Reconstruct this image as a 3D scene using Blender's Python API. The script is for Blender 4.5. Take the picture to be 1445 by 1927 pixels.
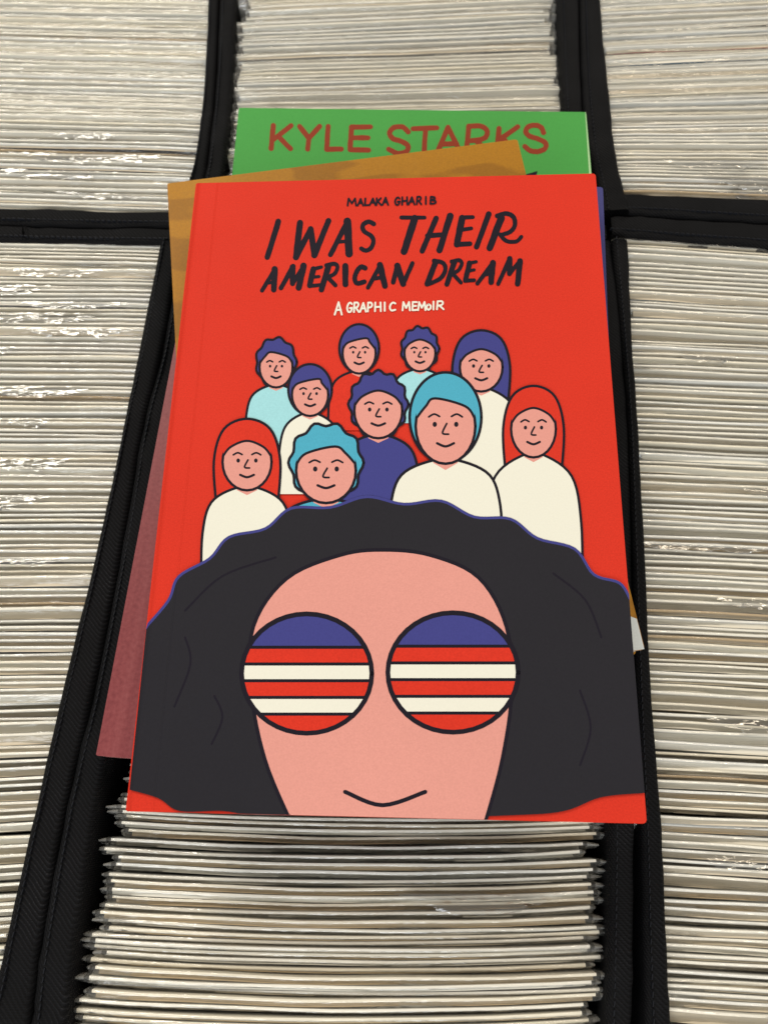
import bpy, math, random
from mathutils import Vector, Matrix

random.seed(11)
for o in list(bpy.data.objects):
    bpy.data.objects.remove(o, do_unlink=True)
S = bpy.context.scene
COL = S.collection
R = math.radians

# ------------------------------------------------------------------ camera
PW, PH, FPX = 1445.0, 1927.0, 1450.0        # photograph size and focal length in its pixels
PITCH = R(21.0)                             # away from straight down
CAM = Vector((0, 0, 0.30))                  # comic tops are at z = 0
cam = bpy.data.cameras.new('camera')
cam.sensor_fit = 'VERTICAL'
cam.sensor_height = 36.0
cam.sensor_width = 36.0 * PW / PH
cam.lens = 36.0 * FPX / PH
cam.clip_start = 0.01
cam.clip_end = 50
cam.dof.use_dof = True
cam.dof.focus_distance = 0.262
cam.dof.aperture_fstop = 18
camo = bpy.data.objects.new('camera', cam)
COL.objects.link(camo)
camo.location = CAM
camo.rotation_euler = (PITCH, 0, 0)
S.camera = camo

# ------------------------------------------------------------------ light
w = bpy.data.worlds.new('World')
S.world = w
w.use_nodes = True
bg = w.node_tree.nodes['Background']
bg.inputs['Color'].default_value = (1.0, 0.955, 0.87, 1)
bg.inputs['Strength'].default_value = 0.56

def area(name, loc, target, sx, sy, power, col):
    l = bpy.data.lights.new(name, 'AREA')
    l.shape = 'RECTANGLE'
    l.size, l.size_y, l.energy, l.color = sx, sy, power, col
    o = bpy.data.objects.new(name, l)
    COL.objects.link(o)
    o.location = loc
    o.rotation_euler = (Vector(target) - Vector(loc)).to_track_quat('-Z', 'Y').to_euler()
    return o
area('ceiling_light', (-0.75, 1.25, 1.55), (0, 0.12, 0), 0.85, 0.4, 17, (1.0, 0.94, 0.82))
area('ceiling_light', (0.7, 0.75, 1.9), (0, 0.12, 0), 0.9, 0.3, 10, (1.0, 0.86, 0.66))
area('window_light', (-0.35, -1.5, 0.95), (0, 0.0, 0), 1.1, 1.0, 17, (0.88, 0.94, 1.0))

S.view_settings.view_transform = 'Standard'
S.view_settings.look = 'None'
S.view_settings.exposure = 0.0
S.view_settings.gamma = 1.0
S.view_settings.use_curve_mapping = False
S.render.engine = 'CYCLES'
S.cycles.transparent_max_bounces = 28
S.cycles.max_bounces = 6
S.cycles.diffuse_bounces = 2
S.cycles.glossy_bounces = 2
S.cycles.sample_clamp_indirect = 4.0

# ------------------------------------------------------------------ pixel -> place
cs, sn = math.cos(PITCH), math.sin(PITCH)
RX, UP, FW = Vector((1, 0, 0)), Vector((0, cs, sn)), Vector((0, sn, -cs))
def ray(px, py):
    return RX * ((px - PW / 2) / FPX) - UP * ((py - PH / 2) / FPX) + FW
def onplane(px, py, p0, n):
    d = ray(px, py)
    return CAM + d * ((p0 - CAM).dot(n) / d.dot(n))
def onz(px, py, z=0.0):
    return onplane(px, py, Vector((0, 0, z)), Vector((0, 0, 1)))

# ------------------------------------------------------------------ objects
def link(o, parent=None):
    COL.objects.link(o)
    if parent is not None:
        o.parent = parent
    return o
def mesh(name, verts, faces, mats=(), fmat=None, smooth=False):
    m = bpy.data.meshes.new(name)
    m.from_pydata([tuple(v) for v in verts], [], faces)
    for k in mats:
        m.materials.append(k)
    if fmat:
        m.polygons.foreach_set('material_index', fmat)
    if smooth:
        m.polygons.foreach_set('use_smooth', [True] * len(m.polygons))
    m.update()
    return m
def obj(name, me, parent=None):
    return link(bpy.data.objects.new(name, me), parent)
def thing(name, label, cat, group=None):
    o = bpy.data.objects.new(name, None)
    o.empty_display_size = 0.01
    COL.objects.link(o)
    tag(o, label, cat, group)
    return o
def tag(o, label, cat, group=None):
    o['label'] = label
    o['category'] = cat
    if group:
        o['group'] = group

# ------------------------------------------------------------------ materials
class NT:
    def __init__(self, name):
        self.m = bpy.data.materials.new(name)
        self.m.use_nodes = True
        self.t = self.m.node_tree
        self.b = self.t.nodes['Principled BSDF']
        self.out = self.t.nodes['Material Output']
    def n(self, kind, **kw):
        x = self.t.nodes.new(kind)
        for k, v in kw.items():
            if k in x.inputs:
                x.inputs[k].default_value = v
            else:
                setattr(x, k, v)
        return x
    def l(self, a, b):
        self.t.links.new(a, b)
    def math(self, op, a, b=0.0, c=0.0):
        x = self.t.nodes.new('ShaderNodeMath')
        x.operation = op
        for i, v in enumerate((a, b, c)):
            if isinstance(v, (int, float)):
                x.inputs[i].default_value = v
            else:
                self.l(v, x.inputs[i])
        return x.outputs[0]
    def coords(self, scale=(1, 1, 1)):
        tc = self.n('ShaderNodeTexCoord')
        mp = self.n('ShaderNodeMapping')
        mp.inputs['Scale'].default_value = scale
        self.l(tc.outputs['Object'], mp.inputs['Vector'])
        return mp.outputs['Vector']
    def noise(self, vec, scale, detail=3.0, rough=0.55):
        x = self.n('ShaderNodeTexNoise', Scale=scale, Detail=detail, Roughness=rough)
        self.l(vec, x.inputs['Vector'])
        return x.outputs['Fac']
    def ramp(self, fac, stops):
        x = self.n('ShaderNodeValToRGB')
        e = x.color_ramp.elements
        e[0].position, e[0].color = stops[0][0], (*stops[0][1], 1)
        e[1].position, e[1].color = stops[-1][0], (*stops[-1][1], 1)
        for p, c in stops[1:-1]:
            k = e.new(p)
            k.color = (*c, 1)
        self.l(fac, x.inputs['Fac'])
        return x.outputs['Color']
def sc(c, k):
    return tuple(min(1, v * k) for v in c)

def print_mat(name, col, crease=None, rough=0.55, spec=0.06, var=0.05):
    """matt laminated cover card: flat ink with fine grain, tiny scuffs and the hinge crease"""
    t = NT(name)
    v = t.coords()
    g = t.noise(v, 1900, 2.0, 0.7)
    big = t.noise(v, 22, 3.0)
    f = t.math('ADD', t.math('MULTIPLY', g, 0.75), t.math('MULTIPLY', big, 0.25))
    t.l(t.ramp(f, [(0.25, sc(col, 1 - 2 * var)), (0.5, col), (0.75, sc(col, 1 + 2 * var))]), t.b.inputs['Base Color'])
    t.b.inputs['Specular IOR Level'].default_value = spec
    rr = t.math('MULTIPLY_ADD', t.noise(v, 60, 4.0), 0.18, rough - 0.09)
    t.l(rr, t.b.inputs['Roughness'])
    h = t.math('MULTIPLY', t.noise(v, 900, 2.0), 0.00001)
    warp = t.math('MULTIPLY', t.noise(v, 9, 1.0), 0.0006)
    h = t.math('ADD', h, warp)
    if crease:
        sep = t.n('ShaderNodeSeparateXYZ')
        t.l(v, sep.inputs[0])
        x = sep.outputs['X']
        # strip between spine and hinge leans to the spine; sharp shallow groove at the hinge
        d = t.math('MULTIPLY', t.math('MINIMUM', t.math('SUBTRACT', x, crease), 0.0), 0.09)
        e0 = t.math('DIVIDE', t.math('SUBTRACT', x, crease), 0.0003)
        gr = t.math('MULTIPLY', t.math('POWER', 2.718, t.math('MULTIPLY', t.math('MULTIPLY', e0, e0), -1.0)), -0.00016)
        e1 = t.math('DIVIDE', x, 0.0011)
        rd = t.math('MULTIPLY', t.math('POWER', 2.718, t.math('MULTIPLY', t.math('MULTIPLY', e1, e1), -1.0)), -0.0007)
        h = t.math('ADD', h, t.math('ADD', d, t.math('ADD', gr, rd)))
    bp = t.n('ShaderNodeBump', Strength=1.0, Distance=1.0)
    t.l(h, bp.inputs['Height'])
    t.l(bp.outputs['Normal'], t.b.inputs['Normal'])
    return t.m

def paper_mat(name, col, streak=(4, 4, 2600), var=0.12, rough=0.85):
    t = NT(name)
    v = t.coords(streak)
    n1 = t.noise(v, 1.0, 2.0)
    n2 = t.noise(t.coords((40, 200, 40)), 1.0, 3.0)
    f = t.math('ADD', t.math('MULTIPLY', n1, 0.6), t.math('MULTIPLY', n2, 0.4))
    t.l(t.ramp(f, [(0.3, sc(col, 1 - 2 * var)), (0.55, col), (0.8, sc(col, 1 + var))]), t.b.inputs['Base Color'])
    t.b.inputs['Roughness'].default_value = rough
    t.b.inputs['Specular IOR Level'].default_value = 0.2
    return t.m

def film_mat(name, haze, gloss, s1=(30, 260, 260), a1=0.0013, rough=0.07):
    """polythene sleeve: clear, wrinkled, slightly milky"""
    t = NT(name)
    t.t.nodes.remove(t.b)
    v = t.coords(s1)
    v2 = t.coords((110, 420, 420))
    h = t.math('ADD', t.math('MULTIPLY', t.noise(v, 1.0, 3.0, 0.6), a1), t.math('MULTIPLY', t.noise(v2, 1.0, 2.0), 0.0003))
    bp = t.n('ShaderNodeBump', Strength=1.0, Distance=1.0)
    t.l(h, bp.inputs['Height'])
    fr = t.n('ShaderNodeFresnel', IOR=1.5)
    t.l(bp.outputs['Normal'], fr.inputs['Normal'])
    fac = t.math('MINIMUM', t.math('MULTIPLY', fr.outputs[0], gloss), 0.8)
    tr = t.n('ShaderNodeBsdfTransparent', Color=(0.985, 0.985, 0.98, 1))
    df = t.n('ShaderNodeBsdfDiffuse', Color=(0.92, 0.90, 0.84, 1))
    mx0 = t.n('ShaderNodeMixShader', Fac=haze)
    t.l(tr.outputs[0], mx0.inputs[1])
    t.l(df.outputs[0], mx0.inputs[2])
    gl = t.n('ShaderNodeBsdfGlossy', Color=(1, 1, 1, 1), Roughness=rough)
    t.l(bp.outputs['Normal'], gl.inputs['Normal'])
    mx = t.n('ShaderNodeMixShader')
    t.l(fac, mx.inputs[0])
    t.l(mx0.outputs[0], mx.inputs[1])
    t.l(gl.outputs[0], mx.inputs[2])
    t.l(mx.outputs[0], t.out.inputs['Surface'])
    return t.m

def fabric_mat():
    t = NT('black_woven_fabric')
    v = t.coords()
    wv = t.n('ShaderNodeTexWave', Scale=330.0, Distortion=0.6, Detail=1.0)
    wv.wave_type = 'BANDS'
    wv.bands_direction = 'DIAGONAL'
    t.l(v, wv.inputs['Vector'])
    wv2 = t.n('ShaderNodeTexWave', Scale=420.0, Distortion=0.4)
    wv2.bands_direction = 'Y'
    t.l(v, wv2.inputs['Vector'])
    fz = t.noise(v, 2400, 2.0)
    big = t.noise(v, 40, 3.0)
    f = t.math('ADD', t.math('MULTIPLY', fz, 0.35), t.math('MULTIPLY', big, 0.35))
    f = t.math('ADD', f, t.math('MULTIPLY', wv.outputs['Fac'], 0.3))
    t.l(t.ramp(f, [(0.3, (0.003, 0.003, 0.0036)), (0.6, (0.0055, 0.0055, 0.0064)), (0.72, (0.012, 0.012, 0.0138)), (0.80, (0.045, 0.045, 0.047))]), t.b.inputs['Base Color'])
    t.b.inputs['Roughness'].default_value = 0.72
    t.b.inputs['Specular IOR Level'].default_value = 0.10
    h = t.math('ADD', t.math('MULTIPLY', wv.outputs['Fac'], t.math('MULTIPLY', big, 0.00042)), t.math('MULTIPLY', wv2.outputs['Fac'], 0.00010))
    h = t.math('ADD', h, t.math('MULTIPLY', big, 0.0012))
    bp = t.n('ShaderNodeBump', Strength=0.8, Distance=1.0)
    t.l(h, bp.inputs['Height'])
    t.l(bp.outputs['Normal'], t.b.inputs['Normal'])
    return t.m

FABRIC = fabric_mat()
THREAD = print_mat('dark_thread', (0.011, 0.012, 0.016), None, 0.6, 0.15)
FILM = [film_mat('clear_film', 0.07, 1.0), film_mat('milky_film', 0.12, 1.5), film_mat('dull_film', 0.09, 0.8)]
FLAP = film_mat('crumpled_film', 0.008, 2.6, (28, 120, 120), 0.0016, 0.05)
WELD = film_mat('welded_film', 0.24, 2.4)
BOARD = [paper_mat('white_board', (0.93, 0.895, 0.80), (6, 6, 6), 0.02), paper_mat('cream_board', (0.92, 0.86, 0.72), (6, 6, 6), 0.03),
         paper_mat('cool_board', (0.90, 0.89, 0.84), (6, 6, 6), 0.02), paper_mat('kraft_board', (0.50, 0.37, 0.21), (6, 6, 6), 0.04)]
PAGES = [paper_mat('newsprint', (0.66, 0.58, 0.45), (3, 2600, 3), 0.14), paper_mat('white_pages', (0.80, 0.76, 0.66), (3, 2600, 3), 0.12),
         paper_mat('tan_pages', (0.55, 0.43, 0.28), (3, 2600, 3), 0.16)]
COVERS = [print_mat('comic_cover', c, None, 0.35) for c in ((0.03, 0.04, 0.16), (0.30, 0.05, 0.04), (0.03, 0.03, 0.035), (0.32, 0.30, 0.27), (0.04, 0.12, 0.20), (0.35, 0.22, 0.05))]

# ------------------------------------------------------------------ table
tm = NT('dark_table')
tm.b.inputs['Base Color'].default_value = (0.03, 0.028, 0.026, 1)
tm.l(tm.ramp(tm.noise(tm.coords(), 30), [(0.3, (0.02, 0.018, 0.016)), (0.7, (0.04, 0.036, 0.033))]), tm.b.inputs['Base Color'])
ZT = -0.276
def boxmesh(name, x0, x1, y0, y1, z0, z1, mats):
    v = [(x, y, z) for z in (z0, z1) for x, y in ((x0, y0), (x1, y0), (x1, y1), (x0, y1))]
    f = [(3, 2, 1, 0), (4, 5, 6, 7), (0, 1, 5, 4), (1, 2, 6, 5), (2, 3, 7, 6), (3, 0, 4, 7)]
    return mesh(name, v, f, mats)
tb = obj('table_top', boxmesh('table_top', -0.42, 0.42, -0.2, 0.56, ZT - 0.03, ZT, [tm.m]))
tb['kind'] = 'structure'

# ------------------------------------------------------------------ fabric bins
def sweep_wall(name, path, parent, seed, ztop=0.0040):
    """path: list of (centre Vector xy, width); a padded fabric wall with a rounded rim"""
    rnd = random.Random(seed)
    # resample smoothly
    pts = []
    n = len(path)
    for i in range(n - 1):
        for k in range(6):
            t = k / 6
            p0, p1, p2, p3 = path[max(i - 1, 0)], path[i], path[i + 1], path[min(i + 2, n - 1)]
            def cr(a, b, c, d):
                return 0.5 * ((2 * b) + (c - a) * t + (2 * a - 5 * b + 4 * c - d) * t * t + (3 * b - a - 3 * c + d) * t ** 3)
            pts.append((cr(p0[0].x, p1[0].x, p2[0].x, p3[0].x), cr(p0[0].y, p1[0].y, p2[0].y, p3[0].y), cr(p0[1], p1[1], p2[1], p3[1])))
    pts.append((path[-1][0].x, path[-1][0].y, path[-1][1]))
    prof = [(-1, None), (-1.02, -0.06), (-1.0, -0.012)]
    for k in range(9):
        a = math.pi - math.pi * k / 8
        prof.append((math.cos(a), math.sin(a) - 1))
    prof += [(1.0, -0.012), (1.02, -0.06), (1, None)]
    V, F = [], []
    m = len(prof)
    zs = 0
    for i, (x, y, wd) in enumerate(pts):
        a, b = pts[max(i - 1, 0)], pts[min(i + 1, len(pts) - 1)]
        d = Vector((b[0] - a[0], b[1] - a[1])).normalized()
        nx, ny = d.y, -d.x
        zs = 0.7 * zs + rnd.uniform(-0.0006, 0.0006)
        hw = wd / 2 * (1 + rnd.uniform(-0.03, 0.03))
        r = min(hw, 0.0030)
        for j, (s, zz) in enumerate(prof):
            if zz is None:
                z = ZT + 0.002
            elif zz >= -1 and 3 <= j < 12:
                z = ztop + zs + zz * r
                s = s if abs(s) > 0.99 else s
            else:
                z = ztop + zs + zz - r * 0.6
            # flat topped rim: full width with rounded shoulders
            if 3 <= j < 12:
                s = math.copysign(min(1, (hw - r + abs(s) * r) / hw), s) if abs(s) > 1e-6 else 0
                if abs(s) < 1e-6:
                    z -= 0.0004
            V.append((x + nx * s * hw, y + ny * s * hw, z))
    for i in range(len(pts) - 1):
        for j in range(m - 1):
            F.append((i * m + j, i * m + j + 1, (i + 1) * m + j + 1, (i + 1) * m + j))
        F.append((i * m + m - 1, i * m, (i + 1) * m, (i + 1) * m + m - 1))
    F.append(tuple(range(m)))
    F.append(tuple(reversed(range((len(pts) - 1) * m, len(pts) * m))))
    wall = obj(name, mesh(name, V, F, [FABRIC], None, True), parent)
    SV, SF = [], []
    for side in (0.5,):
        acc = 0.0
        for a, b in zip(pts, pts[1:]):
            p, q = Vector(a[:2]), Vector(b[:2])
            l = (q - p).length
            if l < 1e-6:
                continue
            d = (q - p) / l
            nr = Vector((d.y, -d.x))
            while acc < l:
                wd = a[2] + (b[2] - a[2]) * acc / l
                c = p + d * acc + nr * (side * wd / 2)
                k = len(SV)
                for s_, e_ in ((-1, -1), (1, -1), (1, 1), (-1, 1)):
                    v_ = c + d * (0.00085 * s_) + nr * (0.00016 * e_ + 0.00012 * s_)
                    SV.append((v_.x, v_.y, ztop + 0.00055))
                for s_, e_ in ((-1, -1), (1, -1), (1, 1), (-1, 1)):
                    v_ = c + d * (0.00105 * s_) + nr * (0.00026 * e_ + 0.00012 * s_)
                    SV.append((v_.x, v_.y, ztop - 0.0012))
                SF += [(k, k + 1, k + 2, k + 3)] + [(k + 4 + i, k + 4 + (i + 1) % 4, k + (i + 1) % 4, k + i) for i in range(4)]
                acc += 0.0026
            acc -= l
    obj('stitching', mesh('stitching', SV, SF, [THREAD]), wall)
    return wall

def vpath(st):                                   # (y_px, left_px, right_px), running in depth
    out = []
    for y, a, b in st:
        p, q = onz(a, y, 0.0035), onz(b, y, 0.0035)
        out.append(((p + q) / 2, (q - p).length))
    return out
def hpath(st):                                   # (x_px, top_px, bottom_px), running across
    out = []
    for x, a, b in st:
        p, q = onz(x, a, 0.0005), onz(x, b, 0.0005)
        out.append(((p + q) / 2, (q - p).length))
    return out
def spath(*p, wd=0.009):
    return [(Vector((x, y, 0)), wd) for x, y in p]

LF_R = vpath([(452, 300, 338), (640, 265, 307), (806, 229, 266), (976, 193, 237), (1280, 121, 178), (1520, 64, 121), (1780, 6, 74), (1927, -28, 55), (2060, -60, 36)])
CF_L = vpath([(452, 339, 376), (640, 308, 349), (806, 267, 310), (976, 239, 284), (1280, 180, 230), (1520, 123, 180), (1780, 76, 140), (1927, 57, 125), (2060, 38, 110)])
LB_R = vpath([(-60, 391, 413), (0, 391, 412), (150, 384, 405), (280, 368, 392), (338, 352, 382), (395, 335, 368)])
CB_L = vpath([(-60, 415, 445), (0, 413, 443), (150, 406, 435), (280, 393, 425), (338, 383, 418), (395, 369, 410)])
CB_R = vpath([(-60, 1048, 1088), (0, 1050, 1090), (150, 1056, 1093), (280, 1064, 1105), (395, 1082, 1128)])
RB_L = vpath([(-60, 1090, 1128), (0, 1092, 1131), (150, 1095, 1145), (280, 1108, 1158), (345, 1122, 1172), (395, 1130, 1186)])
CF_R = vpath([(452, 1104, 1150), (640, 1124, 1170), (806, 1136, 1182), (1005, 1142, 1189), (1280, 1146, 1194), (1560, 1148, 1194), (1780, 1145, 1193), (1927, 1141, 1190), (2060, 1136, 1186)])
RF_L = vpath([(450, 1151, 1182), (640, 1171, 1191), (806, 1183, 1202), (1005, 1190, 1212), (1280, 1198, 1226), (1560, 1207, 1247), (1780, 1212, 1257), (1927, 1216, 1265), (2060, 1218, 1271)])
LB_F = hpath([(-420, 386, 420), (-150, 389, 421), (30, 388, 421), (55, 389, 422), (180, 393, 424), (330, 396, 426)])
LF_B = hpath([(-420, 421, 449), (-150, 422, 451), (30, 422, 452), (55, 423, 453), (180, 425, 456), (330, 427, 458)])
RB_F = hpath([(1142, 366, 404), (1190, 363, 402), (1300, 366, 408), (1445, 373, 418), (1600, 382, 430), (1860, 396, 446)])
RF_B = hpath([(1150, 406, 440), (1190, 404, 444), (1300, 410, 453), (1445, 420, 464), (1600, 432, 478), (1860, 448, 496)])

def bin_(name, label, walls, base):
    t = thing(name, label, 'storage bin', 'black fabric bins standing side by side')
    t.location = (0, 0, ZT)
    k = sum(map(ord, label))
    for i, p in enumerate(walls):
        o = sweep_wall('side_wall', p, t, k + i, 0.0008 if any(p is h_ for h_ in (LB_F, LF_B, RB_F, RF_B)) else 0.0040)
        o.location = (0, 0, -ZT)
    o = obj('base_panel', boxmesh('base_panel', *base, ZT + 0.0003, ZT + 0.0045, [FABRIC]), t)
    o.location = (0, 0, -ZT)
    return t
# rims outside the photograph close each bin
bin_('storage_bin', 'black fabric bin beside the maroon book, filled with bagged comics',
     [LF_R, LF_B, spath((-0.318, 0.255), (-0.312, 0.08), (-0.318, -0.095)), spath((-0.315, -0.104), (-0.23, -0.104), (-0.142, -0.104))], (-0.322, -0.118, -0.105, 0.262))
bin_('storage_bin', 'black fabric bin whose corner the mustard book overhangs, filled with comics',
     [LB_R, LB_F, spath((-0.295, 0.277), (-0.29, 0.36), (-0.292, 0.455)), spath((-0.29, 0.464), (-0.2, 0.464), (-0.103, 0.464))], (-0.297, -0.096, 0.268, 0.468))
bin_('storage_bin', 'black fabric bin under the red paperback and its pile of books',
     [CF_L, CF_R, spath((-0.098, 0.2585), (0.0, 0.258), (0.106, 0.2575)), spath((-0.118, -0.104), (0, -0.104), (0.078, -0.104))], (-0.116, 0.098, -0.105, 0.262))
bin_('storage_bin', 'black fabric bin behind, lying partly under the top of the green book',
     [CB_L, CB_R, spath((-0.09, 0.2705), (0.0, 0.270), (0.104, 0.2695)), spath((-0.085, 0.464), (0.0, 0.464), (0.107, 0.464))], (-0.092, 0.106, 0.266, 0.468))
bin_('storage_bin', 'black fabric bin along the open page edge of the red paperback',
     [RF_L, RF_B, spath((0.312, 0.246), (0.306, 0.08), (0.312, -0.095)), spath((0.09, -0.104), (0.2, -0.104), (0.31, -0.104))], (0.095, 0.314, -0.105, 0.254))
bin_('storage_bin', 'black fabric bin touching the right page edge corner of the green book',
     [RB_L, RB_F, spath((0.320, 0.274), (0.318, 0.36), (0.32, 0.455)), spath((0.122, 0.464), (0.22, 0.464), (0.316, 0.464))], (0.118, 0.322, 0.266, 0.468))

# ------------------------------------------------------------------ bagged comics
BW, BH = 0.1705, 0.2665       # backing board
BT = 0.0009
def wave(rnd, amp, n=3):
    c = [(rnd.uniform(0, 6.28), rnd.uniform(0.6, 3.2), rnd.uniform(0.3, 1)) for _ in range(n)]
    tot = sum(k[2] for k in c)
    return lambda u: amp * sum(math.sin(p + f * u * 6.28) * a for p, f, a in c) / tot

def comic_variant(seed, bow, kraft=False, ts=(0.0018, 0.0021, 0.0023, 0.0025, 0.0028, 0.0031, 0.0042)):
    rnd = random.Random(seed)
    t = rnd.choice(ts)
    wv = wave(rnd, 0.00028)
    def yoff(x):
        u = x / (BW / 2)
        return -bow * (1 - u * u) + wv(u * 0.5)
    drop = rnd.choice((0.0007, 0.0012, 0.0016, 0.0022, 0.0032))
    def slab(name, x0, x1, y0, y1, z1, zw, mats, fsel, n=12):
        V, F, M = [], [], []
        for i in range(n + 1):
            x = x0 + (x1 - x0) * i / n
            yo = yoff(x)
            zz = z1 + zw(i / n)
            if i in (0, n):
                zz -= 0.0005
            V += [(x, y0 + yo, 0), (x, y1 + yo, 0), (x, y1 + yo, zz), (x, y0 + yo, zz)]
        for i in range(n):
            a, b = i * 4, i * 4 + 4
            F += [(a + 2, a + 3, b + 3, b + 2), (a + 3, a, b, b + 3), (a + 1, a + 2, b + 2, b + 1), (a, a + 1, b + 1, b)]
            M += [0, fsel, fsel, 0]
        F += [(0, 1, 2, 3), (n * 4 + 3, n * 4 + 2, n * 4 + 1, n * 4)]
        M += [0, 0]
        return mesh(name, V, F, mats, M)
    board = slab('backing_board', -BW / 2, BW / 2, t / 2 - BT, t / 2, BH, wave(rnd, 0.00018), [BOARD[3] if kraft else rnd.choices(BOARD, (6, 2, 3, 0.0))[0]], 0)
    sh = rnd.uniform(-0.001, 0.001)
    pages = slab('comic_pages', -0.0842 + sh, 0.0842 + sh, -t / 2, t / 2 - BT - 0.00005, BH - drop, wave(rnd, 0.0003),
                 [rnd.choices(PAGES, (4, 4, 1))[0], rnd.choice(COVERS)], 1)
    # sleeve
    xs = [-BW / 2 - rnd.uniform(0.0018, 0.0065), -BW / 2 - 0.0016, -BW / 2 - 0.0003]
    n = 22
    xs += [-BW / 2 + BW * (i + 0.5 + rnd.uniform(-0.25, 0.25)) / n for i in range(n)]
    xs += [BW / 2 + 0.0003, BW / 2 + 0.0014, BW / 2 + rnd.uniform(0.0018, 0.0065)]
    wf, wt, wb = wave(rnd, 0.00045, 5), wave(rnd, 0.0005, 5), wave(rnd, 0.0006, 5)
    V, F = [], []
    for i, x in enumerate(xs):
        u = x / BW
        yo = yoff(max(-BW / 2, min(BW / 2, x)))
        pin = {0: 0.55, 1: 0.9}.get(min(i, len(xs) - 1 - i), 1.0)
        zc = {0: -rnd.uniform(0.0005, 0.003), 1: -0.0004}.get(min(i, len(xs) - 1 - i), 0.0)
        e = rnd.uniform(-0.00012, 0.00012)
        P = [(-t / 2 - 0.0003, 0.001), (-t / 2 - 0.00035, BH - 0.03), (-t / 2 - 0.0003 + wf(u), BH - drop - 0.0004 + wf(u * 1.7) * 0.8 + e),
             (0.0 + wf(u * 2.3) * 0.7, BH - drop * 0.42 + wt(u * 1.3)), (t / 2 - BT - 0.0001, BH + 0.0004 + abs(wt(u)) * 0.6 + e), (t / 2 + 0.0002, BH + 0.00045 + abs(wt(u)) * 0.5),
             (t / 2 + 0.0004 + abs(wb(u)) * 0.5, BH - 0.006), (t / 2 + 0.00035, BH - 0.04), (t / 2 + 0.0003, 0.001)]
        for y, z in P:
            V.append((x, y * pin + yo, z + (zc if z > 0.1 else 0)))
    m = 9
    for i in range(len(xs) - 1):
        for j in range(m - 1):
            F.append((i * m + j, (i + 1) * m + j, (i + 1) * m + j + 1, i * m + j + 1))
    nst = len(xs) - 1
    bag = mesh('plastic_bag', V, F, [rnd.choices(FILM, (5, 2, 3))[0], WELD], [1 if i in (0, nst - 1) else 0 for i in range(nst) for j in range(m - 1)], True)
    look = ('thin' if t < 0.0022 else 'thick', {'white_board': 'white', 'cream_board': 'cream', 'cool_board': 'grey', 'kraft_board': 'brown'}[board.materials[0].name])
    return dict(t=t, board=board, pages=pages, bag=bag, look=look)

VAR = [comic_variant(100 + i, 0.0004, i == 25) for i in range(30)]
VARC = [comic_variant(300 + i, 0.0022, False, (0.0016, 0.0018, 0.0019, 0.0021, 0.0024)) for i in range(18)]

def flap_mesh(seed, wd, dp):
    """loose, crumpled end of a sleeve lying forward over the next comics"""
    rnd = random.Random(seed)
    nx, ny = 16, 8
    V, F = [], []
    a, b, c = wave(rnd, 0.0008, 5), wave(rnd, 0.0016, 4), wave(rnd, 0.0007, 4)
    sk = rnd.uniform(-0.35, 0.35)
    for j in range(ny + 1):
        v = j / ny
        for i in range(nx + 1):
            u = i / nx
            x = (u - 0.5) * wd * (1 - 0.55 * v * rnd.uniform(0.7, 1.2)) + sk * dp * v
            V.append((x, -dp * v + b(u) * v, 0.0012 + abs(a(u + v * 0.7)) + abs(c(v * 1.3 - u)) * v + rnd.uniform(0, 0.00015)))
    for j in range(ny):
        for i in range(nx):
            k = j * (nx + 1) + i
            F.append((k, k + nx + 1, k + nx + 2, k + 1))
    return mesh('bag_flap', V, F, [FLAP], None, True)

ZB = ZT + 0.0048
def lerp_tab(tab, y):
    if y <= tab[0][0]:
        return tab[0][1]
    for (a, p), (b, q) in zip(tab, tab[1:]):
        if y <= b:
            return p + (q - p) * (y - a) / (b - a)
    return tab[-1][1]
def edge_x(path, side):
    """x of a wall's left (-1) or right (+1) edge as a table over y"""
    t = sorted((p.y, p.x + side * wd / 2) for p, wd in path)
    return t
def row(y0, y1, xc, yaw, variants, seed, xj, zj):
    """list of (loc, yaw, roll, zscale, variant) for comics filed one behind the other"""
    rnd = random.Random(seed)
    out, y = [], y0
    dz = 0.0
    drift = 0.0
    while True:
        v = rnd.choice(variants)
        p = v['t'] + 0.0002 + (rnd.random() ** 4) * 0.0008
        y += p / 2
        if y + p / 2 > y1:
            break
        dz = 0.75 * dz + rnd.uniform(-1, 1) * 0.6
        if rnd.random() < 0.25:
            drift = rnd.uniform(-1, 1)
        z = -zj * (0.5 + 0.5 * max(-1, min(1, dz))) - rnd.random() * zj * 0.5
        top = 0.0008 + z                          # board top height
        x = xc(y) + xj * (0.55 * drift + 0.45 * rnd.uniform(-1, 1))
        out.append(dict(loc=(x, y, ZB), yaw=yaw(y) + rnd.uniform(-0.005, 0.005), roll=rnd.uniform(-0.006, 0.006), sz=(top - ZB) / BH, v=v))
        y += p / 2
    return out

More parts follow.
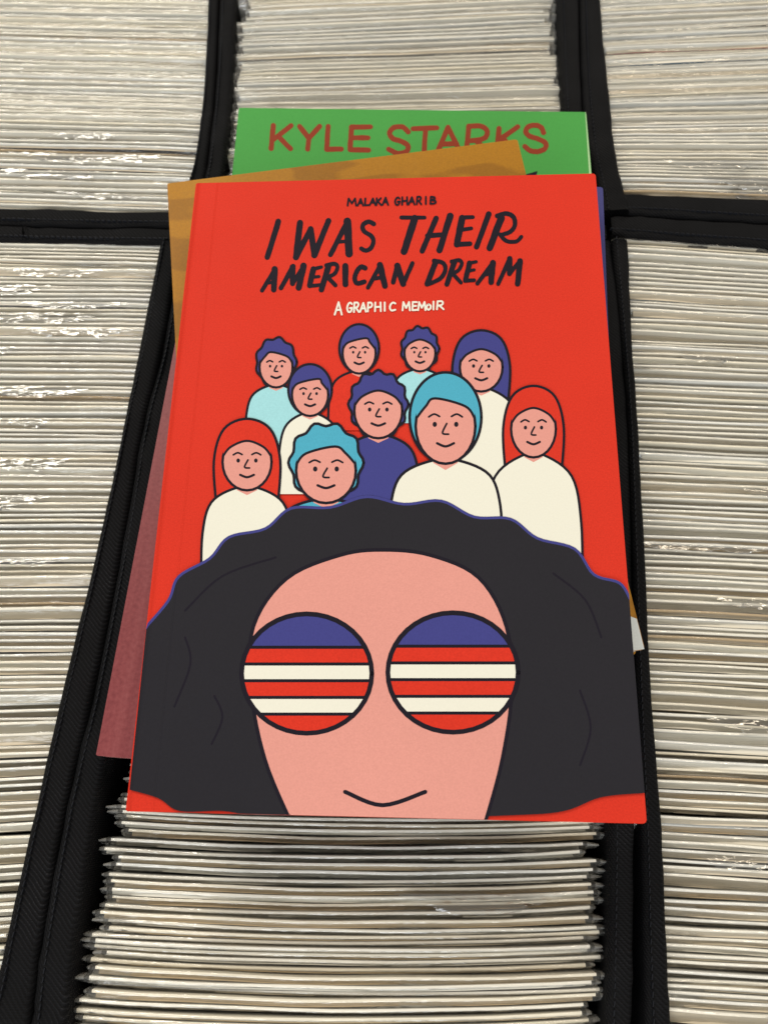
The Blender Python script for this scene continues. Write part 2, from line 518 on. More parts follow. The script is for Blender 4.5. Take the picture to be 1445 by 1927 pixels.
def tab(*st):
    """yaw against depth, read as slopes of the comic edges in the photograph: (x_px, y_px, slope)"""
    out = []
    for x, y, s in st:
        p, q = onz(x - 60, y - 60 * s), onz(x + 60, y + 60 * s)
        out.append((onz(x, y).y, math.atan2(q.y - p.y, q.x - p.x)))
    out.sort()
    return lambda yy: lerp_tab(out, yy)
lf, lb = edge_x(LF_R, -1), edge_x(LB_R, -1)
rf, rb = edge_x(RF_L, 1), edge_x(RB_L, 1)
HB = BW / 2 - 0.0012
cf_l, cf_r = edge_x(CF_L, 1), edge_x(CF_R, -1)
cb_l, cb_r = edge_x(CB_L, 1), edge_x(CB_R, -1)
rows = []
rows.append(('centre_front', 'clear sleeved comic with white backing board, filed in the bin under the red paperback', 'sleeved comics in the bin under the red paperback',
             row(-0.096, 0.2505, lambda y: lerp_tab([(-0.08, -0.0165), (-0.03, -0.0115), (0.0, -0.008), (0.25, 0.004)], y), tab((640, 1900, 0.012), (640, 1600, 0.008), (640, 1300, 0.01)), VARC, 1, 0.0046, 0.0042)))
rows.append(('left_front', 'clear sleeved comic with white backing board, filed in the bin beside the maroon book', 'sleeved comics in the bin beside the maroon book',
             row(-0.096, 0.2565, lambda y: lerp_tab(lf, y) - HB, tab((0, 1850, -0.06), (30, 1500, -0.045), (60, 1280, -0.01), (100, 900, 0.008), (120, 600, 0.012), (150, 470, 0.02)), VAR, 2, 0.0006, 0.003)))
rows.append(('right_front', 'clear sleeved comic with white backing board, filed along the red paperback page edge', 'sleeved comics in the bin along the red paperback page edge',
             row(-0.096, 0.2520, lambda y: lerp_tab(rf, y) + HB, tab((1350, 1850, 0.05), (1340, 1500, 0.05), (1330, 1100, 0.042), (1320, 700, 0.042), (1310, 470, 0.065)), VAR, 3, 0.0008, 0.003)))
rows.append(('centre_back', 'clear sleeved comic with pale backing board, filed in the bin behind the green book', 'sleeved comics in the bin behind the green book',
             row(0.277, 0.456, lambda y: lerp_tab([(0.28, 0.0085), (0.33, 0.0095), (0.38, 0.0080), (0.43, 0.0075)], y), tab((750, 330, 0.0), (750, 190, -0.02), (750, 20, -0.045)), VAR, 4, 0.0042, 0.003)))
rows.append(('left_back', 'clear sleeved comic with pale backing board, filed in the bin the mustard book overhangs', 'sleeved comics in the bin the mustard book overhangs',
             row(0.2775, 0.456, lambda y: lerp_tab(lb, y) - HB, tab((180, 370, 0.028), (180, 150, 0.025), (200, 10, 0.025)), VAR, 5, 0.0008, 0.003)))
rows.append(('right_back', 'clear sleeved comic with pale backing board, filed in the bin at the green book corner', 'sleeved comics in the bin at the green book corner',
             row(0.2815, 0.456, lambda y: lerp_tab(rb, y) + HB, tab((1320, 345, 0.025), (1300, 200, -0.03), (1300, 60, -0.05)), VAR, 6, 0.0008, 0.003)))

def mat_of(c):
    return Matrix.Translation(c['loc']) @ Matrix.Rotation(c['yaw'], 4, 'Z') @ Matrix.Rotation(c['roll'], 4, 'Y') @ Matrix.Diagonal((1, 1, c['sz'], 1))
allc = []
for key, label, group, lst in rows:
    for c in lst:
        th, tint = c['v']['look']
        label_ = label.replace('clear sleeved comic', th + ' sleeved comic').replace('white backing', tint + ' backing').replace('pale backing', tint + ' backing')
        c.update(key=key, label=label_, group=group)
        y = c['loc'][1]
        hidden = key == 'centre_front' and y > 0.008 or key == 'centre_back' and y < 0.312 or y < -0.072 or y > 0.428
        c['rank'] = (1 if hidden else 0, CAM.z ** 2 + (y - 0.05) ** 2 if not hidden else y)
        allc.append(c)
allc.sort(key=lambda c: c['rank'])
NIND = 300
FLAPS = {'left_front': [0.238, 0.230, 0.222, 0.214, 0.205, 0.197, 0.178, 0.160, 0.140, 0.124, 0.096, 0.05], 'right_front': [0.19, 0.124, 0.100, 0.075, 0.03, -0.02],
         'left_back': [0.322, 0.312, 0.300, 0.288], 'centre_front': [-0.030], 'right_back': [0.295, 0.305, 0.287]}
for c in allc[:NIND]:
    t = thing('bagged_comic', c['label'], 'comic', c['group'])
    M = mat_of(c)
    t.location = M.translation
    t.rotation_euler = (Matrix.Rotation(c['yaw'], 4, 'Z') @ Matrix.Rotation(c['roll'], 4, 'Y')).to_euler()
    t.scale = (1, 1, c['sz'])
    for nm, k in (('backing_board', 'board'), ('comic_pages', 'pages'), ('plastic_bag', 'bag')):
        obj(nm, c['v'][k], t)
    for y in list(FLAPS.get(c['key'], [])):
        if abs(c['loc'][1] - y) < 0.0022:
            FLAPS[c['key']].remove(y)
            sd = int(abs(y) * 1e4)
            rr = random.Random(sd)
            fo = obj('bag_flap', flap_mesh(sd, rr.uniform(0.025, 0.085), rr.choice((0.003, 0.004, 0.006, 0.010))), t)
            xx = {'left_front': rr.uniform(-0.01, 0.055), 'right_front': rr.uniform(-0.06, -0.01), 'left_back': rr.uniform(0.0, 0.05), 'centre_front': rr.uniform(0.0, 0.05), 'right_back': rr.uniform(-0.05, 0.0)}[c['key']]
            fo.location = (xx, 0, BH)
            t['label'] = c['v']['look'][0] + ' comic with crumpled loose sleeve flap, ' + c['label'].split(', ')[1]
# the remaining comics: far ones and those under the books, as one mass
V, F, MI, mats = [], [], [], []
for c in allc[NIND:]:
    M = mat_of(c)
    for k in ('board', 'pages', 'bag'):
        me = c['v'][k]
        off = len(V)
        V += [tuple(M @ v.co) for v in me.vertices]
        idx = []
        for mm in me.materials:
            if mm not in mats:
                mats.append(mm)
            idx.append(mats.index(mm))
        for p in me.polygons:
            F.append(tuple(off + i for i in p.vertices))
            MI.append(idx[p.material_index])
st = obj('bagged_comics', mesh('bagged_comics', V, F, mats, MI))
st['kind'] = 'stuff'
tag(st, 'tightly packed mass of sleeved comics at the far ends of the bins', 'comics')

# ------------------------------------------------------------------ books
QUAD = dict(tl=(366, 345), tr=(1116, 330), br=(1217, 1556), bl=(238, 1527))
# pose of the red book, solved from its four corners for a 152 mm wide cover
RO = Vector((-0.0766, -0.0010, 0.0540))
RU = (Vector((0.0751, -0.0051, 0.0621)) - RO).normalized()
RV = (Vector((-0.0733, 0.2255, 0.0673)) - RO)
RV = (RV - RU * RV.dot(RU)).normalized()
RN = RU.cross(RV)
RU = (RU + RV * 0.0055).normalized()
RV = RN.cross(RU)
def lean(k):
    return (Vector((0, 0, 1)) * (1 - k) + RN * k).normalized()
class Frame:
    """cover plane: origin bottom-left corner of the front cover, u right, v up, n out"""
    def __init__(self, o, u, n):
        self.n = n.normalized()
        self.u = (u - self.n * u.dot(self.n)).normalized()
        self.v = self.n.cross(self.u)
        self.o = o
    def px(self, x, y):
        p = onplane(x, y, self.o, self.n) - self.o
        return p.dot(self.u), p.dot(self.v)
def cover_outline(w, h, r=0.0012, n=4):
    out = []
    for cx, cy, a0 in ((w - r, r, -90), (w - r, h - r, 0), (r * 0.4, h - r * 0.4, 90), (r * 0.4, r * 0.4, 180)):
        rr = r if cx > w / 2 else r * 0.4
        for k in range(n + 1):
            a = R(a0 + 90 * k / n)
            out.append((cx + rr * math.cos(a), cy + rr * math.sin(a)))
    return out
PAPER_EDGE = paper_mat('book_pages', (0.72, 0.68, 0.60), (4, 4, 5200), 0.16)
CARD_EDGE = paper_mat('card_edge', (0.78, 0.70, 0.62), (30, 30, 30), 0.05)
def sheet(name, w, h, z0, z1, face, edge, parent):
    ol = cover_outline(w, h)
    n = len(ol)
    V = [(x, y, z0) for x, y in ol] + [(x, y, z1) for x, y in ol]
    F = [tuple(reversed(range(n))), tuple(range(n, 2 * n))] + [(i, (i + 1) % n, n + (i + 1) % n, n + i) for i in range(n)]
    return obj(name, mesh(name, V, F, [face, edge], [0, 0] + [1] * n), parent)
def book(name, label, fr, w, h, t, face, edge=None):
    b = thing(name, label, 'book', 'books piled on the comics')
    M = Matrix((fr.u, fr.v, fr.n)).transposed().to_4x4()
    M.translation = fr.o - fr.n * t
    b.matrix_world = M
    b.location = M.translation
    b.rotation_euler = M.to_euler()
    ct = 0.0004
    sheet('back_cover', w, h, 0, ct, face, edge or CARD_EDGE, b)
    obj('page_block', boxmesh('page_block', 0.0006, w - 0.0009, 0.0008, h - 0.0008, ct + 0.00002, t - ct - 0.00002, [PAPER_EDGE]), b)
    obj('spine', boxmesh('spine', -0.0003, 0.00055, 0.0003, h - 0.0003, 0.0003, t - 0.0003, [face]), b)
    fc = sheet('front_cover', w, h, t - ct, t, face, edge or CARD_EDGE, b)
    b['t'] = t
    return b, fc

# flat print: strokes and filled shapes traced as outlines on a cover plane
class Print:
    def __init__(self, fr, w, h, t, cover, z0=0.00003, dz=0.0000025):
        self.fr, self.w, self.h, self.t, self.cover, self.z, self.dz = fr, w, h, t, cover, t + z0, dz
        self.begin()
    def begin(self):
        self.V, self.F, self.M, self.mats = [], [], [], []
    def mi(self, m):
        if m not in self.mats:
            self.mats.append(m)
        return self.mats.index(m)
    def add(self, pts, faces, m):
        off = len(self.V)
        self.z += self.dz
        e = 0.00015
        for x, y in pts:
            u, v = self.fr.px(x, y)
            self.V.append((max(e, min(self.w - e, u)), max(e, min(self.h - e, v)), self.z))
        k = self.mi(m)
        for f in faces:
            self.F.append(tuple(off + i for i in f))
            self.M.append(k)
    def fill(self, pts, m):
        a = sum(p[0] * q[1] - p[1] * q[0] for p, q in zip(pts, pts[1:] + pts[:1]))
        if a > 0:                       # pixel y runs down
            pts = pts[::-1]
        self.add(pts, [tuple(range(len(pts)))], m)
    def stroke(self, pts, wd, m, taper=0.0, rough=0.0, smooth=True, rnd=random.Random(5)):
        p = smooth_line(pts) if smooth and len(pts) > 2 else dense(pts)
        n = len(p)
        L, Rr = [], []
        j1 = j2 = 0.0
        for i in range(n):
            a, b = p[max(i - 1, 0)], p[min(i + 1, n - 1)]
            dx, dy = b[0] - a[0], b[1] - a[1]
            l = math.hypot(dx, dy) or 1
            nx, ny = -dy / l, dx / l
            u = i / (n - 1)
            k = wd / 2 * (1 - taper * u)
            j1, j2 = rnd.uniform(-1, 1) * rough * wd, rnd.uniform(-1, 1) * rough * wd
            L.append((p[i][0] + nx * (k + j1), p[i][1] + ny * (k + j1)))
            Rr.append((p[i][0] - nx * (k + j2), p[i][1] - ny * (k + j2)))
        V = L + Rr
        F = [(i, i + 1, n + i + 1, n + i) for i in range(n - 1)]
        for end in (0, n - 1):          # round caps
            c = p[end]
            q = p[1] if end == 0 else p[n - 2]
            a0 = math.atan2(c[1] - q[1], c[0] - q[0])
            r = math.hypot(L[end][0] - Rr[end][0], L[end][1] - Rr[end][1]) / 2
            mx, my = (L[end][0] + Rr[end][0]) / 2, (L[end][1] + Rr[end][1]) / 2
            base = len(V)
            for k in range(7):
                a = a0 - math.pi / 2 + math.pi * k / 6
                V.append((mx + r * math.cos(a) * 0.8 if False else mx + r * math.cos(a), my + r * math.sin(a)))
            F.append(tuple(base + k for k in range(6, -1, -1)))
        self.add(V, F, m)
    def end(self, name):
        o = obj(name, mesh(name, self.V, self.F, self.mats, self.M), self.cover)
        # all faces look out of the cover
        for pl in o.data.polygons:
            if pl.normal.z < 0:
                pl.flip()
        o.data.update()
        self.begin()
        return o
def dense(pts, step=9):
    out = []
    for a, b in zip(pts, pts[1:]):
        n = max(2, int(math.hypot(b[0] - a[0], b[1] - a[1]) / step))
        out += [(a[0] + (b[0] - a[0]) * k / n, a[1] + (b[1] - a[1]) * k / n) for k in range(n)]
    return out + [pts[-1]]
def smooth_line(pts, sub=6, closed=False):
    out, n = [], len(pts)
    rng = range(n) if closed else range(n - 1)
    for i in rng:
        if closed:
            P = [pts[(i + k) % n] for k in (-1, 0, 1, 2)]
        else:
            P = [pts[max(i - 1, 0)], pts[i], pts[i + 1], pts[min(i + 2, n - 1)]]
        for k in range(sub):
            t = k / sub
            out.append(tuple(0.5 * (2 * P[1][c] + (P[2][c] - P[0][c]) * t + (2 * P[0][c] - 5 * P[1][c] + 4 * P[2][c] - P[3][c]) * t * t + (3 * P[1][c] - P[0][c] - 3 * P[2][c] + P[3][c]) * t ** 3) for c in (0, 1)))
    out.append(pts[0] if closed else pts[-1])
    return out
def ell(cx, cy, rx, ry, n=28, a0=0, a1=360):
    full = abs(a1 - a0) >= 360
    return [(cx + rx * math.cos(R(a0 + (a1 - a0) * k / n)), cy + ry * math.sin(R(a0 + (a1 - a0) * k / n))) for k in range(n if full else n + 1)]

# --- green book, lowest of the pile
INK = print_mat('black_ink', (0.014, 0.012, 0.020), None, 0.5)
gf = Frame(Vector((0, 0.25, 0.0175)), Vector((1, -0.055, 0)), Vector((0, -0.035, 1)).normalized())
GW, GH, GT = 0.170, 0.195, 0.0145
tl, tr = onplane(450, 210, gf.o, gf.n), onplane(1102, 207, gf.o, gf.n)
gf.u = (tr - tl).normalized()
gf.u = (gf.u - gf.v * 0.022).normalized()
gf.v = gf.n.cross(gf.u)
GW = (tr - tl).length
gf.o = tl - gf.v * GH + Vector((0, 0.0025, 0))
GREEN = print_mat('green_cover', (0.072, 0.325, 0.072), None, 0.5)
gb, gc = book('paperback_book', 'bright green paperback with brown capital lettering, lowest of the pile', gf, GW, GH, GT, GREEN)
BROWN = print_mat('brown_ink', (0.26, 0.045, 0.022), None, 0.5)
pr = Print(gf, GW, GH, GT, gc)
def z4(*p):
    return [(280 + x / 3.284, 190 + y / 3.284) for x, y in p]
def z2(*p):
    return [(723 + x / 2.0014, y / 2.0014) for x, y in p]
def z6(*p):
    return [(920 + x / 4.516, 180 + y / 4.516) for x, y in p]
gl = [z4((770, 152), (757, 294)), z4((880, 154), (770, 238)), z4((800, 216), (876, 296)),
      z4((932, 157), (990, 232)), z4((1055, 157), (990, 232), (982, 298)), z4((1108, 157), (1100, 299)), z4((1100, 299), (1190, 298)),
      z4((1370, 160), (1253, 162)), z4((1253, 162), (1243, 300)), z4((1243, 302), (1358, 304)), z4((1250, 228), (1355, 228)),
      z2((90, 497), (70, 479), (38, 480), (20, 500), (32, 522), (62, 532), (88, 548), (84, 570), (52, 578), (16, 562)),
      z2((108, 485), (198, 482)), z2((155, 485), (150, 575)), z2((240, 480), (198, 578)), z2((240, 480), (288, 578)), z2((215, 543), (272, 541)),
      z2((318, 476), (308, 578)), z2((318, 476), (362, 475), (386, 492), (380, 518), (350, 528), (316, 530)), z2((345, 530), (395, 578)),
      z2((432, 484), (422, 578)), z2((502, 478), (428, 530)), z2((445, 520), (500, 578)),
      z6((462, 315), (440, 270), (390, 252), (330, 268), (312, 310), (345, 345), (420, 370), (478, 405), (472, 452), (410, 476), (345, 466), (303, 432))]
for s in gl:
    pr.stroke(s, 9.6, BROWN, rough=0.035, smooth=len(s) > 3)
pr.end('author_lettering')
pr.fill([(1098.5, 190), (1125, 190), (1125, 360), (1110, 360)], print_mat('pale_green_edge', (0.40, 0.62, 0.33)))
pr.end('worn_edge')
for s in ([(984, 341), (990, 328), (1011, 322), (1006, 340)], [(431, 346), (435, 331), (462, 330), (520, 338), (520, 346)], [(540, 346), (542, 325), (546, 324), (550, 346)]):
    pr.fill(s, INK)
pr.end('title_lettering')

# --- maroon book
kf = Frame(Vector((0, 0.12, 0.0270)), Vector((1, -0.055, 0)), lean(0.22))
bl = onplane(182, 1422, kf.o, kf.n)
tp = onplane(330, 650, kf.o, kf.n)
vd = (tp - bl).normalized()
kf.u = vd.cross(kf.n).normalized()
kf.v = kf.n.cross(kf.u)
kf.o = bl
def maroon():
    t = NT('maroon_cover')
    v = t.coords((260, 6, 1))
    f = t.math('ADD', t.math('MULTIPLY', t.noise(v, 1.0, 3.0), 0.55), t.math('MULTIPLY', t.noise(t.coords(), 700, 2.0), 0.45))
    t.l(t.ramp(f, [(0.3, (0.17, 0.034, 0.040)), (0.5, (0.235, 0.055, 0.060)), (0.75, (0.30, 0.085, 0.088))]), t.b.inputs['Base Color'])
    t.b.inputs['Roughness'].default_value = 0.42
    t.b.inputs['Specular IOR Level'].default_value = 0.22
    return t.m
book('paperback_book', 'maroon paperback with glossy cover sticking out beside the red one', kf, 0.150, 0.226, 0.0085, maroon())

# --- mustard book
mf = Frame(Vector((0, 0.12, 0.0400)), Vector((1, 0, 0)), lean(0.45))
tl, tr = onplane(316, 345, mf.o, mf.n), onplane(973, 262, mf.o, mf.n)
mf.u = (tr - tl).normalized()
mf.v = mf.n.cross(mf.u)
mw = (tr - tl).length
mf.o = tl - mf.v * 0.2235
def mustard():
    t = NT('mustard_cover')
    v = t.coords((1, 1, 1))
    rot = t.n('ShaderNodeMapping')
    rot.inputs['Rotation'].default_value = (0, 0, R(28))
    rot.inputs['Scale'].default_value = (14, 38, 1)
    tc = t.n('ShaderNodeTexCoord')
    t.l(tc.outputs['Object'], rot.inputs['Vector'])
    bands = t.noise(rot.outputs['Vector'], 1.0, 2.0)
    st_ = t.ramp(bands, [(0.49, (0.42, 0.185, 0.008)), (0.515, (0.325, 0.138, 0.007))])
    g = t.noise(v, 1300, 2.0)
    mix = t.n('ShaderNodeMix')
    mix.data_type = 'RGBA'
    mix.blend_type = 'MULTIPLY'
    mix.inputs['Factor'].default_value = 1.0
    t.l(st_, mix.inputs['A'])
    t.l(t.ramp(g, [(0.25, (0.8, 0.8, 0.8)), (0.75, (1, 1, 1))]), mix.inputs['B'])
    t.l(mix.outputs['Result'], t.b.inputs['Base Color'])
    t.b.inputs['Roughness'].default_value = 0.5
    t.b.inputs['Specular IOR Level'].default_value = 0.2
    h = t.math('MULTIPLY', t.noise(v, 60, 3.0), 0.0004)
    bp = t.n('ShaderNodeBump', Strength=1.0, Distance=1.0)
    t.l(h, bp.inputs['Height'])
    t.l(bp.outputs['Normal'], t.b.inputs['Normal'])
    return t.m
mb, mc = book('paperback_book', 'mustard yellow paperback with brown patches lying askew under the red one', mf, mw, 0.2235, 0.0105, mustard())

pm = Print(mf, mw, 0.2235, 0.0105, mc)
pm.fill([(1180, 1158), (1300, 1150), (1300, 1300), (1100, 1300), (1100, 1172)], print_mat('pale_border_ink', (0.62, 0.66, 0.66)))
pm.end('pale_border')

# --- dark blue book
bf = Frame(Vector((0, 0.12, 0.0525)), Vector((1, -0.058, 0)), lean(0.8))
tr = onplane(1134, 352, bf.o, bf.n)
bf.o = tr - bf.u * 0.140 - bf.v * 0.205
book('paperback_book', 'dark blue paperback barely showing beside the red one at its page edge', bf, 0.140, 0.205, 0.0100, print_mat('navy_cover', (0.06, 0.06, 0.19), None, 0.4))

# --- red book on top
rfm = Frame(RO, RU, RN)
BWD, BHT, BTH = 0.152, 0.2270, 0.0105
CR = 0.0084
REDC = (0.60, 0.034, 0.0175)
RED = print_mat('red_cover', REDC, CR, var=0.085)
DARK = print_mat('charcoal_ink', (0.0205, 0.0195, 0.0245), CR)
PINK = print_mat('pink_ink', (0.665, 0.29, 0.245), CR)
WHITE = print_mat('white_ink', (0.74, 0.725, 0.63), CR, 0.55, 0.06, 0.02)
NAVY = print_mat('blue_ink', (0.050, 0.052, 0.22), CR)
TEAL = print_mat('teal_ink', (0.07, 0.36, 0.50), CR)
PALE = print_mat('pale_teal_ink', (0.33, 0.63, 0.68), CR)
BLACK = print_mat('title_ink', (0.013, 0.011, 0.018), CR)
rbk, rc = book('paperback_book', 'red paperback with black hand-lettered title, topmost of the pile', rfm, BWD, BHT, BTH, RED,
               print_mat('red_card_edge', (0.80, 0.22, 0.14), None))
pr = Print(rfm, BWD, BHT, BTH, rc)

def z5(*p):
    return [(460 + x / 2.58, 340 + y / 2.58) for x, y in p]
T = [  # strokes of the two title lines, each with its brush width
    ([(165, 198), (112, 372)], 24), ([(270, 205), (250, 372)], 26), ([(250, 372), (322, 235)], 25), ([(322, 235), (340, 362)], 25), ([(340, 362), (408, 195)], 25),
    ([(502, 195), (418, 360)], 22), ([(500, 198), (508, 355)], 32), ([(455, 298), (505, 293)], 15),
    ([(628, 210), (602, 200), (575, 216), (580, 245), (614, 268), (626, 293), (616, 325), (590, 340), (567, 330)], 19),
    ([(762, 179), (874, 180)], 17), ([(826, 184), (775, 345)], 30),
    ([(930, 183), (862, 342)], 23), ([(998, 172), (946, 338)], 27), ([(888, 268), (972, 262)], 20),
    ([(1056, 182), (1030, 310)], 28), ([(1056, 180), (1108, 177)], 17), ([(1045, 240), (1100, 232)], 17), ([(1030, 310), (1094, 307)], 21),
    ([(1185, 163), (1126, 322)], 23),
    ([(1245, 182), (1190, 328)], 29), ([(1226, 172), (1270, 160), (1304, 177), (1312, 215), (1290, 248), (1246, 264)], 19), ([(1240, 262), (1270, 293), (1318, 296), (1343, 273)], 17),
    ([(150, 430), (86, 534)], 18), ([(148, 430), (143, 530)], 25), ([(112, 497), (150, 492)], 14),
    ([(237, 416), (178, 522)], 20), ([(235, 420), (234, 500)], 24), ([(234, 500), (286, 418)], 18), ([(288, 414), (264, 520)], 26),
    ([(335, 430), (317, 510)], 24), ([(332, 430), (374, 420)], 15), ([(326, 470), (362, 466)], 14), ([(316, 512), (370, 507)], 16),
    ([(408, 416), (374, 530)], 24), ([(398, 412), (436, 404), (452, 420), (438, 452), (402, 470)], 17), ([(405, 470), (442, 508)], 18),
    ([(490, 415), (490, 504)], 25),
    ([(586, 425), (564, 420), (543, 446), (535, 478), (548, 499), (582, 491)], 20),
    ([(660, 410), (600, 520)], 18), ([(658, 410), (682, 512)], 26), ([(628, 476), (676, 470)], 16),
    ([(742, 414), (722, 494)], 20), ([(742, 414), (770, 502)], 26), ([(770, 502), (815, 402)], 19),
    ([(928, 396), (886, 502)], 23), ([(920, 390), (962, 400), (975, 432), (950, 476), (890, 504)], 18),
    ([(1018, 396), (982, 504)], 23), ([(1005, 394), (1042, 387), (1054, 405), (1036, 438), (1005, 450)], 16), ([(1008, 450), (1050, 496)], 17),
    ([(1092, 402), (1072, 484)], 22), ([(1088, 402), (1124, 395)], 14), ([(1080, 441), (1114, 434)], 14), ([(1070, 487), (1114, 484)], 16),
    ([(1207, 398), (1130, 500)], 18), ([(1205, 400), (1196, 494)], 25), ([(1162, 458), (1200, 452)], 15),
    ([(1288, 378), (1230, 502)], 18), ([(1286, 380), (1286, 452)], 22), ([(1286, 452), (1333, 394)], 17), ([(1336, 392), (1325, 502)], 24)]
for s, wd in T:
    pr.stroke(z5(*s), wd * 1.22 / 2.58, BLACK, taper=0.08, rough=0.03, smooth=len(s) > 3)
pr.end('title_lettering')

# small hand lettering: plain stroke letters placed in boxes (x0, x1, top, bottom)
GL = {'M': [[(0, 1), (0.12, 0)], [(0.12, 0), (0.5, 0.7)], [(0.5, 0.7), (0.88, 0)], [(0.88, 0), (1, 1)]], 'A': [[(0, 1), (0.55, 0)], [(0.55, 0), (1, 1)], [(0.22, 0.64), (0.85, 0.6)]],
      'L': [[(0.1, 0), (0, 1)], [(0, 1), (1, 0.95)]], 'K': [[(0.05, 0), (0, 1)], [(0.9, 0), (0.05, 0.55)], [(0.25, 0.45), (1, 1)]],
      'G': [[(0.95, 0.15), (0.6, 0), (0.2, 0.2), (0, 0.6), (0.25, 0.97), (0.7, 0.95), (0.98, 0.62)], [(0.55, 0.58), (1, 0.56)]],
      'H': [[(0.05, 0), (0, 1)], [(0.95, 0), (1, 1)], [(0, 0.52), (1, 0.48)]], 'R': [[(0.1, 0), (0, 1)], [(0.1, 0.02), (0.7, 0), (0.9, 0.22), (0.65, 0.48), (0.06, 0.55)], [(0.35, 0.52), (1, 1)]],
      'I': [[(0.5, 0), (0.5, 1)]], 'B': [[(0.08, 0), (0, 1)], [(0.08, 0), (0.75, 0.06), (0.8, 0.32), (0.1, 0.47)], [(0.1, 0.47), (0.95, 0.6), (0.9, 0.92), (0, 1)]],
      'P': [[(0.08, 0), (0, 1)], [(0.08, 0.02), (0.75, 0.02), (0.98, 0.28), (0.7, 0.52), (0.05, 0.56)]], 'C': [[(1, 0.12), (0.6, 0), (0.15, 0.25), (0, 0.65), (0.3, 0.98), (1, 0.9)]],
      'E': [[(0.08, 0), (0, 1)], [(0.08, 0), (1, 0)], [(0.04, 0.5), (0.85, 0.47)], [(0, 1), (1, 0.97)]], 'O': [[(0.5, 0), (0.1, 0.3), (0.05, 0.75), (0.45, 1), (0.9, 0.75), (0.95, 0.3), (0.5, 0)]]}
def letters(spec, wd, m):
    for ch, x0, x1, y0, y1 in spec:
        for s in GL[ch]:
            pr.stroke(z5(*[(x0 + (x1 - x0) * a, y0 + (y1 - y0) * b) for a, b in s]), wd / 2.58, m, rough=0.03, smooth=len(s) > 2)
letters([('M', 501, 542, 88, 122), ('A', 550, 576, 90, 122), ('L', 585, 604, 88, 121), ('A', 608, 636, 88, 120), ('K', 641, 664, 87, 120), ('A', 670, 697, 84, 119),
         ('G', 731, 754, 83, 119), ('H', 765, 790, 82, 118), ('A', 797, 825, 82, 117), ('R', 836, 858, 80, 116), ('I', 874, 886, 80, 115), ('B', 902, 927, 80, 114)], 9.2, BLACK)
pr.end('author_lettering')
letters([('A', 439, 473, 592, 652), ('G', 499, 523, 594, 640), ('R', 532, 556, 594, 640), ('A', 562, 590, 596, 638), ('P', 599, 620, 594, 637), ('H', 634, 662, 594, 636), ('I', 676, 686, 594, 634),
         ('C', 706, 732, 594, 633), ('M', 767, 803, 592, 632), ('E', 815, 836, 592, 631), ('M', 843, 878, 592, 631), ('O', 884, 904, 602, 629), ('I', 912, 922, 590, 628), ('R', 934, 966, 588, 627)], 9, WHITE)
pr.end('subtitle_lettering')

